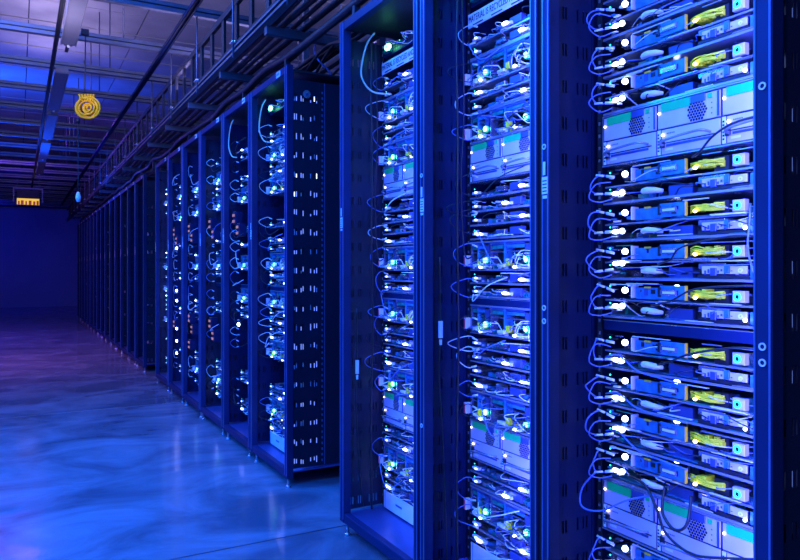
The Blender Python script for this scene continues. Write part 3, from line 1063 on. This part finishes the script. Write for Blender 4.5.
zs_mid = [1.93, 1.80, 1.68, 1.60, 1.40, 1.33, 1.27, 1.15, 1.05, .93, .86, .80, .70, .62, .33, .24]
mixed_cables(NEARY, 1, 0.19, bay_names[1], zs_mid, 1.0, 3)
mixed_cables(NEARY, 0, 0.19, bay_names[0], zs_mid, 1.0, 4)
mixed_cables(RACK2, 2, 0.11, 'right bay of the second rack', zs_mid, 1.5, 5)
mixed_cables(RACK2, 1, 0.09, 'middle bay of the second rack', zs_mid, 1.5, 6)
mixed_cables(RACK2, 0, 0.09, 'left bay of the second rack', zs_mid, 1.5, 7)
mixed_cables(RACK3, 2, 0.07, 'right bay of the third rack', zs_mid, 1.5, 8)
mixed_cables(RACK3, 1, 0.07, 'middle bay of the third rack', zs_mid, 1.5, 9)

# upright cables inside the left walls of the near bays, and the tagged pendants
for bay, nm in ((0, 'left'), (1, 'middle')):
    b0 = BAYS[bay][0]
    P = lambda lx, ly, z: L2W(NEARY, b0 + lx, ly, z)
    cable('riser_cable', [P(.012, .125, 2.12), P(.014, .12, 1.9), P(.010, .128, 1.6), P(.016, .122, 1.3), P(.012, .13, .9), P(.015, .12, .5), P(.012, .125, .10)], 0.0045, 'cable_black', f'thick black upright cable on the left wall of the {nm} bay, nearest rack', 'upright cables in the nearest rack', n=8)
    cable('riser_cable', [P(.010, .145, 2.12), P(.016, .15, 1.7), P(.010, .142, 1.45), P(.018, .15, 1.2), P(.05, .16, 1.18)], 0.0028, 'cable_black', f'black upright cable turning into the sleds, {nm} bay of near rack', 'turning upright cables in the nearest rack')
    t = tag(empty('tagged_pendant', (0, 0, 0)), f'hanging black cable with a white tag inside the {nm} bay of near rack', 'cable', 'tagged pendants')
    zt = 0.93 if bay == 1 else 0.72
    yy = .028 if bay == 1 else .030
    MB().tube([P(.016, .050, zt + .25), P(.018, .052, zt), P(.015, .048, zt - .15), P(.02, .06, zt - .4), P(.015, .08, 0.12)], 0.003, 'cable_black', samples=6).build('cord', t)
    q = P(.018, .052, zt)
    b = MB().box(q[0] - .006, q[0] + .006, q[1] - .008, q[1] + .004, q[2] - .028, q[2] + .030, 'plug_white', 0.002)
    b.box(q[0] - .004, q[0] + .004, q[1] - .006, q[1] + .002, q[2] - .052, q[2] - .033, 'sticker', 0.002)
    b.build('white_tag', t, label='white plastic tag')

# cream cables curving down from the top corner of three bays
for ry, bay, rec, nm in ((NEARY, 0, .19, 'left bay of near rack'), (RACK2, 2, .10, 'right bay of the second rack'), (RACK2, 1, .07, 'middle bay of the second rack')):
    b0 = BAYS[bay][0]
    P = lambda lx, ly, z: L2W(ry, b0 + lx, ly, z)
    cable('drop_cable', [P(.10, rec * .5, 2.13), P(.05, rec * .45, 2.10), P(.02, rec * .4, 2.03), P(.015, rec * .4, 1.96), P(.04, rec * .6, 1.90), P(.09, rec - .01, 1.885)], 0.004, 'cable_cream', f'cream cable curving down from the top of the {nm}', 'cream drop cables')

# bright single service lamps on the wall of a bay in the second and third racks
def make_beacon():
    b = MB().box(-.012, .012, .0, .012, -.016, .016, 'black_plastic', 0.002)
    b.ball((0, -.004, 0), .0125, 'led_blue', n=12, h=8)
    return tag(b.build('indicator_lamp'), '', 'indicator lamp')


P_BEAC = Placer(make_beacon())
P_BEAC.put((A + 0.05, RACK2 - 0.90, 0.78), 'bright blue-white indicator lamp low in the middle bay of the second rack', 'indicator lamps', RZ)
for n, z in enumerate((1.33, 0.95, 0.86, 0.61, 0.50, 0.39)):
    P_BEAC.put((A + 0.035, RACK3 - 0.92, z), f'blue-white indicator lamp in the middle bay of the third rack, {ORD[n]} from the top', 'indicator lamps', RZ)

# ------------------------------------------------------------------ room shell
YF, YB, XL, XR, ZC = 24.0, -3.0, -3.2, 3.4, 3.85
b = MB()
ys = [YB] + [2.80 + 3.3 * k for k in range(-1, 7)] + [YF]
for a in range(len(ys) - 1):
    b.box(XL, XR, ys[a] + 0.005, ys[a + 1] - 0.005, -0.08, 0.0, 'polished_floor')
b.box(XL, XR, YB, YF, -0.10, -0.012, 'dark_metal')
for y in ys[1:-1]:
    b.box(XL, XR, y - 0.006, y + 0.006, -0.012, -0.0015, 'sticker' if abs(y - 2.8) > .1 else 'dark_metal')
struct(b.build('floor'))
b = MB()
for k in range(6):
    for q in range(23):
        x0 = XL + k * 1.1; y0 = YB + q * 1.2
        b.box(x0 + 0.006, min(XR, x0 + 1.1) - 0.006, y0 + 0.006, min(YF, y0 + 1.2) - 0.006, ZC, ZC + 0.05, 'ceiling_deck')
b.box(XL, XR, YB, YF, ZC + 0.02, ZC + 0.08, 'dark_metal')
for q in range(28):
    y = YB + q
    b.box(XL, XR, y + 0.45, y + 0.47, ZC - 0.012, ZC, 'ceiling_deck')
struct(b.build('ceiling'))
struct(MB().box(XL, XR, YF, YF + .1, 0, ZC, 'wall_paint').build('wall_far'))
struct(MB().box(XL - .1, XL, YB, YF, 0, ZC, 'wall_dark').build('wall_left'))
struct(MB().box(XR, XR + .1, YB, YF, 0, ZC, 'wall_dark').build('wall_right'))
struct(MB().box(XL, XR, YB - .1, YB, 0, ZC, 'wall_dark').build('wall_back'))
# dark header above the far end of the aisle
struct(MB().box(XL, XR, YF - 0.6, YF, 3.05, ZC, 'dark_metal').build('trim_header'))

# ------------------------------------------------------------------ ceiling grid
ZG = 2.95


def strut_mb(p0, p1, w=0.041, h=0.041, m='strut_steel', axis='x', double=False):
    """C channel with a lipped open side, lying along x or y"""
    b = MB()
    L0, L1 = p0, p1
    def bx(c0, c1, z0, z1):
        if axis == 'x': b.box(L0, L1, c0, c1, z0, z1, m)
        else: b.box(c0, c1, L0, L1, z0, z1, m)
    t = 0.004
    hs = [0] if not double else [0, h + 0.010]
    if double: (b.box(L0, L1, -w * .3, w * .3, h - 0.002, h + 0.012, 'dark_metal'))
    for o in hs:
        bx(-w / 2, -w / 2 + t, o, o + h); bx(w / 2 - t, w / 2, o, o + h)
        bx(-w / 2, w / 2, o + (h - t if not double or o else 0), o + (h if not double or o else t))
        bx(-w / 2, -w / 2 + 0.012, o + (0 if not double or o else h - t), o + (t if not double or o else h))
        bx(w / 2 - 0.012, w / 2, o + (0 if not double or o else h - t), o + (t if not double or o else h))
    return b


beam_mesh = strut_mb(XL + .02, XR - .02, 0.05, 0.027, axis='x', double=True).mesh('ceiling_strut')
BEAMS = [5.04 + 0.95 * k for k in range(-4, 19)]
hang = MB().cyl((0, 0, 0), (0, 0, ZC - ZG - 0.066), 0.006, 'strut_steel', 6).mesh('hanger_rod')
for n, y in enumerate(BEAMS):
    o = bpy.data.objects.new('ceiling_strut', beam_mesh); COL.objects.link(o); o.location = (0, y, ZG)
    if n < 4:
        lab = 'steel ceiling strut crossing the aisle, nearer than the light fixture with the yellow coil'
    else:
        lab = f'steel ceiling strut across the aisle, {["first", "second", "third", "fourth", "fifth", "sixth", "seventh", "eighth", "ninth", "tenth", "eleventh", "twelfth", "thirteenth", "fourteenth", "fifteenth", "sixteenth", "seventeenth", "eighteenth", "nineteenth"][n - 4]} from the top edge of the photo'
    tag(o, lab, 'ceiling strut', 'cross struts under the ceiling')
    for xx in (-2.0, 0.75, 1.05 + 1.2):
        h = bpy.data.objects.new('hanger_rod', hang); COL.objects.link(h); h.parent = o; h.location = (xx, 0, 0.065)
# long struts running down the aisle
for x, lab, w in ((1.05, 'long steel strut running down the aisle, next to the cable ladder', 0.045), (0.262, 'narrow dark strut running down the aisle beside the light fixtures', 0.03)):
    bb = strut_mb(YB + .02, 21.5, w, 0.03, axis='y', m='dark_metal' if w < .04 else 'panel_metal')
    o = bb.build('ceiling_strut', loc=(x, 0, ZG - 0.031)); tag(o, lab, 'ceiling strut', None)
o = empty('conduit', (0, 4.62 + 0.95, 3.16))
MB().tube([(XL, 0, 0), (XR, 0, 0)], 0.011, 'dark_metal', n=8, samples=1).build('pipe', o)
for xx in (-1.8, 0.2, 2.2):
    MB().cyl((xx, 0, 0), (xx, 0, ZC - 3.16 - 0.001), 0.004, 'strut_steel', 6).build('hanger', o)
tag(o, 'thin dark conduit crossing the ceiling just beyond the nearest visible cross strut', 'conduit')

# aisle light fixtures (switched off), each its own
def make_fixture(L):
    t = tag(empty('light_fixture'), '', 'light fixture')
    b = MB()
    b.box(-0.05, 0.05, 0, L, 0.012, 0.055, 'fixture_white')
    b.box(-0.055, -0.048, 0, L, 0.0, 0.03, 'fixture_white'); b.box(0.048, 0.055, 0, L, 0.0, 0.03, 'fixture_white')
    b.build('housing', t)
    MB().box(-0.047, 0.047, 0.01, L - 0.01, 0.004, 0.012, 'fixture_white').build('diffuser', t)
    b = MB().box(-0.03, 0.03, L, L + 0.02, 0.005, 0.05, 'strut_steel')
    b.box(-0.012, 0.012, L, L + 0.25, 0.02, 0.034, 'dark_metal')
    for yy in (0.205, 0.765, 1.155):
        MB().box(-0.012, 0.012, yy, yy + 0.05, 0.050, 0.096, 'dark_metal').build('bracket', t)
    b.build('end_cap', t)
    MB().ball((0.0, L + 0.005, 0.0), 0.012, 'plug_white').build('sensor', t)
    return t


P_FIX = Placer(make_fixture(1.62))
for n, y in enumerate((4.25, 6.72, 8.6, 10.5, 12.4)):
    P_FIX.put((0.338, y, 2.855), f'long pale unlit light fixture under the ceiling, {ORD[n]} along from the top edge', 'aisle light fixtures')

# ------------------------------------------------------------------ cable ladder above the racks
XT = 1.15
t = tag(empty('cable_ladder', (XT, 0, 0)), 'long overhead cable ladder of blue steel and black rungs above the racks', 'cable ladder')
Y0, Y1 = -0.5, 20.5
b = MB()
b.box(-0.02, 0.02, Y0, Y1, 2.43, 2.434, 'strut_steel'); b.box(-0.02, 0.02, Y0, Y1, 2.478, 2.482, 'strut_steel')
b.box(-0.02, -0.016, Y0, Y1, 2.43, 2.447, 'strut_steel'); b.box(-0.02, -0.016, Y0, Y1, 2.465, 2.482, 'strut_steel')
b.box(0.012, 0.016, Y0, Y1, 2.434, 2.478, 'strut_steel')
b.build('lower_rail', t)
b = MB().box(-0.012, 0.012, Y0, Y1, 2.725, 2.765, 'dark_metal', 0)
b.box(-0.012, 0.012, Y0, Y1, 2.484, 2.50, 'dark_metal', 0)
b.build('upper_rail', t)
y = Y0 + 0.1
rung = MB().box(-0.008, 0.008, -0.028, 0.028, 2.50, 2.727, 'dark_metal').mesh('rung')
while y < 20:
    o = bpy.data.objects.new('rung', rung); COL.objects.link(o); o.parent = t; o.location = (0, y, 0)
    y += 0.30
b = MB().box(0.58, 0.62, Y0, Y1, 2.43, 2.482, 'strut_steel')
b.build('rear_rail', t)
for k in range(18):
    yy = 3.55 + 0.95 * (k - 2)
    MB().box(0.0, 0.62, yy - .02, yy + .02, 2.385, 2.428, 'strut_steel').build('cross_bar', t)
for k in range(17):
    yy = 5.04 + 0.95 * (k - 2)
    MB().cyl((-0.026, yy, 2.40), (-0.026, yy, 2.95), 0.0055, 'strut_steel', 6).build('hanger_rod', t)
    b = MB().box(-0.045, -0.005 + 0.02, yy - .018, yy + .018, 2.484, 2.492, 'zinc')
    b.ball((-0.026, yy, 2.50), 0.010, 'zinc'); b.ball((-0.026, yy - .05, 2.488), 0.009, 'zinc')
    b.build('hanger_bolt', t, label='bright zinc bolt')

r7 = random.Random(17)
cols = ['cable_black', 'cable_black', 'cable_black', 'cable_black', 'cable_blue']
for n in range(7):
    x = (1.205, 1.26, 1.315, 1.37, 1.61, 1.655, 1.695)[n]
    pts = []
    yy = -0.4
    while yy < 20:
        pts.append((x + r7.uniform(-.006, .006), yy, 2.452 + r7.uniform(0, .012))); yy += 0.8
    cable('trunk_cable', pts, 0.020 if n % 2 else 0.014, 'cable_black', f'thick black trunk cable lying on the overhead ladder, {ORD[n]} from the aisle side', 'trunk cables on the overhead ladder')
# bundle running just above the rack tops
pts = []; yy = 0.2
while yy < 18:
    pts.append((1.285 + r7.uniform(-.012, .012), yy, 2.305 + r7.uniform(-.02, .02))); yy += 0.42
t = tag(empty('cable_bundle'), 'black wavy cable bundle strung just above the rack tops', 'cable bundle')
MB().tube(pts, 0.020, 'cable_black', n=8, samples=4).build('bundle', t)
MB().tube([(p[0] + .035, p[1] + .1, p[2] + .012 + r7.uniform(-.01, .01)) for p in pts], 0.012, 'cable_black', n=6, samples=4).build('strand', t)
k = 0
for p in pts[::2]:
    MB().box(p[0] - .014, p[0] + .014, p[1] - .012, p[1] + .012, RH, p[2], 'dark_metal').build('standoff', t)
    k += 1
# cables dropping from the ladder to the rack tops
n = 0
for ry, rn in ((NEARY, 'nearest rack'), (RACK2, 'second rack'), (RACK3, 'third rack')):
    for bay in range(3):
        for q in range(2):
            lx = BAYS[bay][0] + (0.12 if q == 0 else 0.42)
            yw = ry - lx
            x0 = 1.46 + 0.06 * q
            c = 'cable_black' if q == 0 else 'cable_blue'
            cable('drop_cable', [(x0, yw + .12, 2.46), (x0 - .04, yw + .10, 2.40), (x0 - .05 + r7.uniform(-.03, .03), yw + .02, 2.31), (x0 + .01, yw, 2.25), (x0 + .02, yw, 2.183)], 0.007 if q == 0 else 0.005, c,
                  f'{"black" if q == 0 else "blue"} cable dropping from ladder to {("left", "middle", "right")[bay]} bay, {rn}', 'cables dropping to the rack tops')
# vertical strut posts behind the gap between the racks
o = MB().box(-0.02, 0.02, -0.02, 0.02, 2.20, 3.85, 'strut_steel').build('support_post', loc=(1.84, 3.55, 0)); tag(o, 'blue steel upright support above the second rack, near the gap', 'support post', 'upright supports above the racks')
o = MB().box(-0.02, 0.02, -0.02, 0.02, 2.20, 3.85, 'strut_steel').build('support_post', loc=(1.84, 4.75, 0)); tag(o, 'blue steel upright support above the middle of the second rack', 'support post', 'upright supports above the racks')
# black cables slung across the gap
for n, (z, s_) in enumerate(((2.33, .05), (2.37, .09), (2.28, .03))):
    cable('slung_cable', [(1.45 + n * .07, 3.9, 2.215), (1.44 + n * .07, 3.45, z), (1.46 + n * .07, 3.1, z - s_), (1.45 + n * .07, 2.6, z - .02), (1.44 + n * .07, 2.3, 2.215)], 0.009, 'cable_black',
          f'black cable slung across the gap between the racks, {ORD[n]} from the aisle', 'cables slung across the gap')

# ------------------------------------------------------------------ hanging cord coil and plug
t = tag(empty('cord_coil', (0.467, 5.80, 2.38)), 'yellow coiled power cord hanging from the ceiling struts above the aisle', 'coiled cord')
rc = random.Random(8)
b = MB()
fwd = Vector((0.485, 0.875, 0)); rgt = Vector((0.875, -0.485, 0)); upv = Vector((0, 0, 1))
pts = []
for k in range(16 * 9):
    a = 2 * PI * k / 16
    lay = k / 16
    R = 0.006 + 0.0092 * lay + 0.002 * math.sin(lay * 5)
    p = rgt * (R * math.cos(a) + 0.004 * math.sin(lay * 3)) + upv * (R * math.sin(a) * 0.95) + fwd * (-0.022 + 0.05 * abs(math.sin(lay * 1.1)))
    pts.append(p)
b.tube(pts, 0.0062, 'coil_yellow', n=7, samples=1)
for s_, dx in ((0.030, 0.0), (0.0, 0.012), (0.015, -0.012)):
    pp = []
    for k in range(25):
        a = 2 * PI * k / 24
        pp.append(rgt * ((0.088 - s_ * .4) * math.cos(a) + dx) + upv * ((0.083 - s_ * .4) * math.sin(a)) + fwd * (s_ - 0.01))
    b.tube(pp, 0.0068, 'coil_yellow', n=7, samples=1)
b.build('coil', t)
b = MB()
for k in range(6):
    b.tube([rgt * (-0.06 + k * .021) + upv * 0.05, rgt * (-0.055 + k * .02) + upv * 0.08, rgt * (-0.065 + k * .023) + upv * 0.105], 0.009, 'coil_yellow', n=6)
b.box(-0.05, 0.045, -0.012, 0.012, 0.066, 0.076, 'coil_yellow')
b.build('binding', t)
MB().tube([(rgt * -.02 + upv * .10)[:], (rgt * -.018 + upv * .3)[:], (rgt * -.016 + upv * .585)[:]], 0.0045, 'cable_black', n=6, samples=2).build('upper_cord', t)
MB().box(-.045, .01, -.02, .02, 0.555, 0.60, 'black_plastic', 0.003).build('ceiling_clamp', t)
p0 = rgt * -.072 + upv * -.085
b = MB().tube([p0, p0 + upv * -.03], 0.014, 'black_plastic', n=8, samples=1)
b.tube([p0 + upv * -.02, p0 + upv * -.3, p0 + upv * -.58], 0.0034, 'cable_black', n=6, samples=2)
b.build('lower_cord', t)
b = MB().tube([p0 + upv * -.56, p0 + upv * -.585, p0 + upv * -.60, p0 + upv * -.635], [0.008, 0.017, 0.02, 0.014], 'plug_white', n=10, samples=1)
b.build('socket', t, label='pale socket on the end of the cord')

# ------------------------------------------------------------------ exit sign
t = tag(empty('exit_sign', (0.18, 15.9, 2.50)), 'small yellow-lit sign hung from the ceiling at the far end of the aisle', 'sign')
b = MB()
b.box(-0.27, 0.27, -0.03, 0.03, 0.27, 0.30, 'strut_steel')
b.box(-0.27, -0.245, -0.03, 0.03, 0.0, 0.27, 'strut_steel'); b.box(0.245, 0.27, -0.03, 0.03, 0.0, 0.27, 'strut_steel')
b.box(-0.20, -0.19, -0.005, 0.005, 0.30, 0.52, 'strut_steel'); b.box(0.19, 0.20, -0.005, 0.005, 0.30, 0.52, 'strut_steel')
b.build('hanging_frame', t)
MB().box(-0.2, 0.2, -0.02, 0.02, 0.085, 0.25, 'dark_metal', 0.004).build('housing', t)
b = MB().box(-0.20, 0.20, -0.025, 0.015, -0.04, 0.082, 'exit_panel', 0.004)
for k, (x, w) in enumerate(((-.18, .03), (-.13, .05), (-.05, .03), (0.01, .05), (0.09, .04), (0.15, .04))):
    b.box(x, x + w, -0.028, -0.024, -0.042, 0.03 + 0.012 * (k % 2), 'exit_mark')
b.build('lit_face', t, label='glowing yellow face with orange marks')

# ------------------------------------------------------------------ lights
def area(name, loc, direction, sx, sy, power, col, spread=PI):
    l = bpy.data.lights.new(name, 'AREA')
    l.shape = 'RECTANGLE'; l.size = sx; l.size_y = sy
    l.energy = power; l.color = col; l.spread = spread
    o = bpy.data.objects.new(name, l); COL.objects.link(o)
    o.location = loc
    o.rotation_euler = Vector(direction).to_track_quat('-Z', 'Y').to_euler()
    return o


BLUE = (0.001, 0.14, 1.0)
LAV = (0.078, 0.092, 1.0)
for bay in range(3):  # added fill lights hidden behind the right post of each bay
    x0, x1 = BAYS[bay]
    area('bay_fill', (A + 0.040, NEARY - x1 - 0.0 + 0.012, 1.15), ((0.93, 0.36, 0), (0.93, 0.36, 0), (0.93, 0.36, 0))[bay], 0.012, 2.0, (36, 48, 27)[bay], LAV, (2.3, 2.3, 2.6)[bay])
for ry in (RACK2, RACK3):  # weaker added fill in the second and third racks
    for bay in range(3):
        x1 = BAYS[bay][1]
        area('bay_fill', (A + 0.036, ry - x1 + 0.012, 1.15), (0.6, 0.8, 0), 0.010, 2.0, 4, LAV)
# added blue fill lights over the aisle, beyond the left edge of the view and overhead behind the camera
area('aisle_fill', (-0.2, 1.2, 2.8), (0.25, 0.1, -1), 0.4, 3.0, 230, BLUE)
area('aisle_fill', (-1.3, 4.0, 2.8), (0.45, 0.1, -1), 0.3, 3.0, 380, BLUE)
area('aisle_fill', (-1.5, 9.6, 2.8), (0.5, 0.0, -1), 0.3, 1.2, 70, (0.34, 0.10, 0.45), 2.0)
area('aisle_fill', (-1.7, 13.0, 2.7), (0.5, 0.0, -1), 0.3, 5.0, 240, (0.16, 0.06, 0.6))  # added fill that brings out the far racks
area('aisle_fill', (-1.0, 20.5, 2.9), (0.3, 1.0, -.6), 0.3, 1.5, 32, (0.003, 0.012, 1.0))  # added fill to lift the far wall
area('aisle_fill', (-0.6, 0.1, 2.1), (1.9, 0.75, -0.95), 0.25, 1.6, 17, (0.22, 0.26, 1.0), 2.0)  # added frontal fill for the near server faces
# added unseen fill lights that wash the ceiling
area('ceiling_wash', (-1.1, 4.9, 3.1), (0.5, 0.1, 1), 0.3, 3.0, 70, (0.66, 0.56, 1.0))
area('ceiling_wash', (0.3, 8.4, 3.25), (0.0, 0.0, 1), 0.2, 2.4, 14, (0.62, 0.5, 1.0))
area('cord_fill', (-0.9, 3.9, 2.2), (0.467 + 0.9, 1.9, 0.18), 0.06, 0.06, 0.055, (1.0, 0.72, 0.4), 0.12)  # added narrow warm fill aimed at the yellow coil
area('ceiling_wash', (2.6, 5.0, 3.0), (-0.2, 0.1, 1), 0.3, 4.0, 40, (0.36, 0.32, 0.9))
area('ceiling_wash', (-1.2, 11.0, 3.1), (0.5, 0.0, 1), 0.3, 4.5, 170, (0.004, 0.07, 1.0))

w = bpy.data.worlds.new('world'); S.world = w
w.use_nodes = True
w.node_tree.nodes['Background'].inputs['Color'].default_value = (0.01, 0.04, 0.5, 1)
w.node_tree.nodes['Background'].inputs['Strength'].default_value = 0.05

# ------------------------------------------------------------------ camera
cam = bpy.data.cameras.new('camera')
cam.sensor_width = 36; cam.lens = 690 / 800 * 36; cam.shift_y = -10 / 800
cam.clip_start = 0.02
co = bpy.data.objects.new('camera', cam); COL.objects.link(co)
co.location = (0, 0, 1.135)
co.rotation_euler = (PI / 2, 0, -math.atan(382 / 690))
S.camera = co
S.view_settings.view_transform = 'Standard'
S.view_settings.look = 'None'
S.view_settings.exposure = -0.1
S.view_settings.gamma = 1.0
S.cycles.use_denoising = True
S.cycles.sample_clamp_indirect = 4
S.cycles.sample_clamp_direct = 0
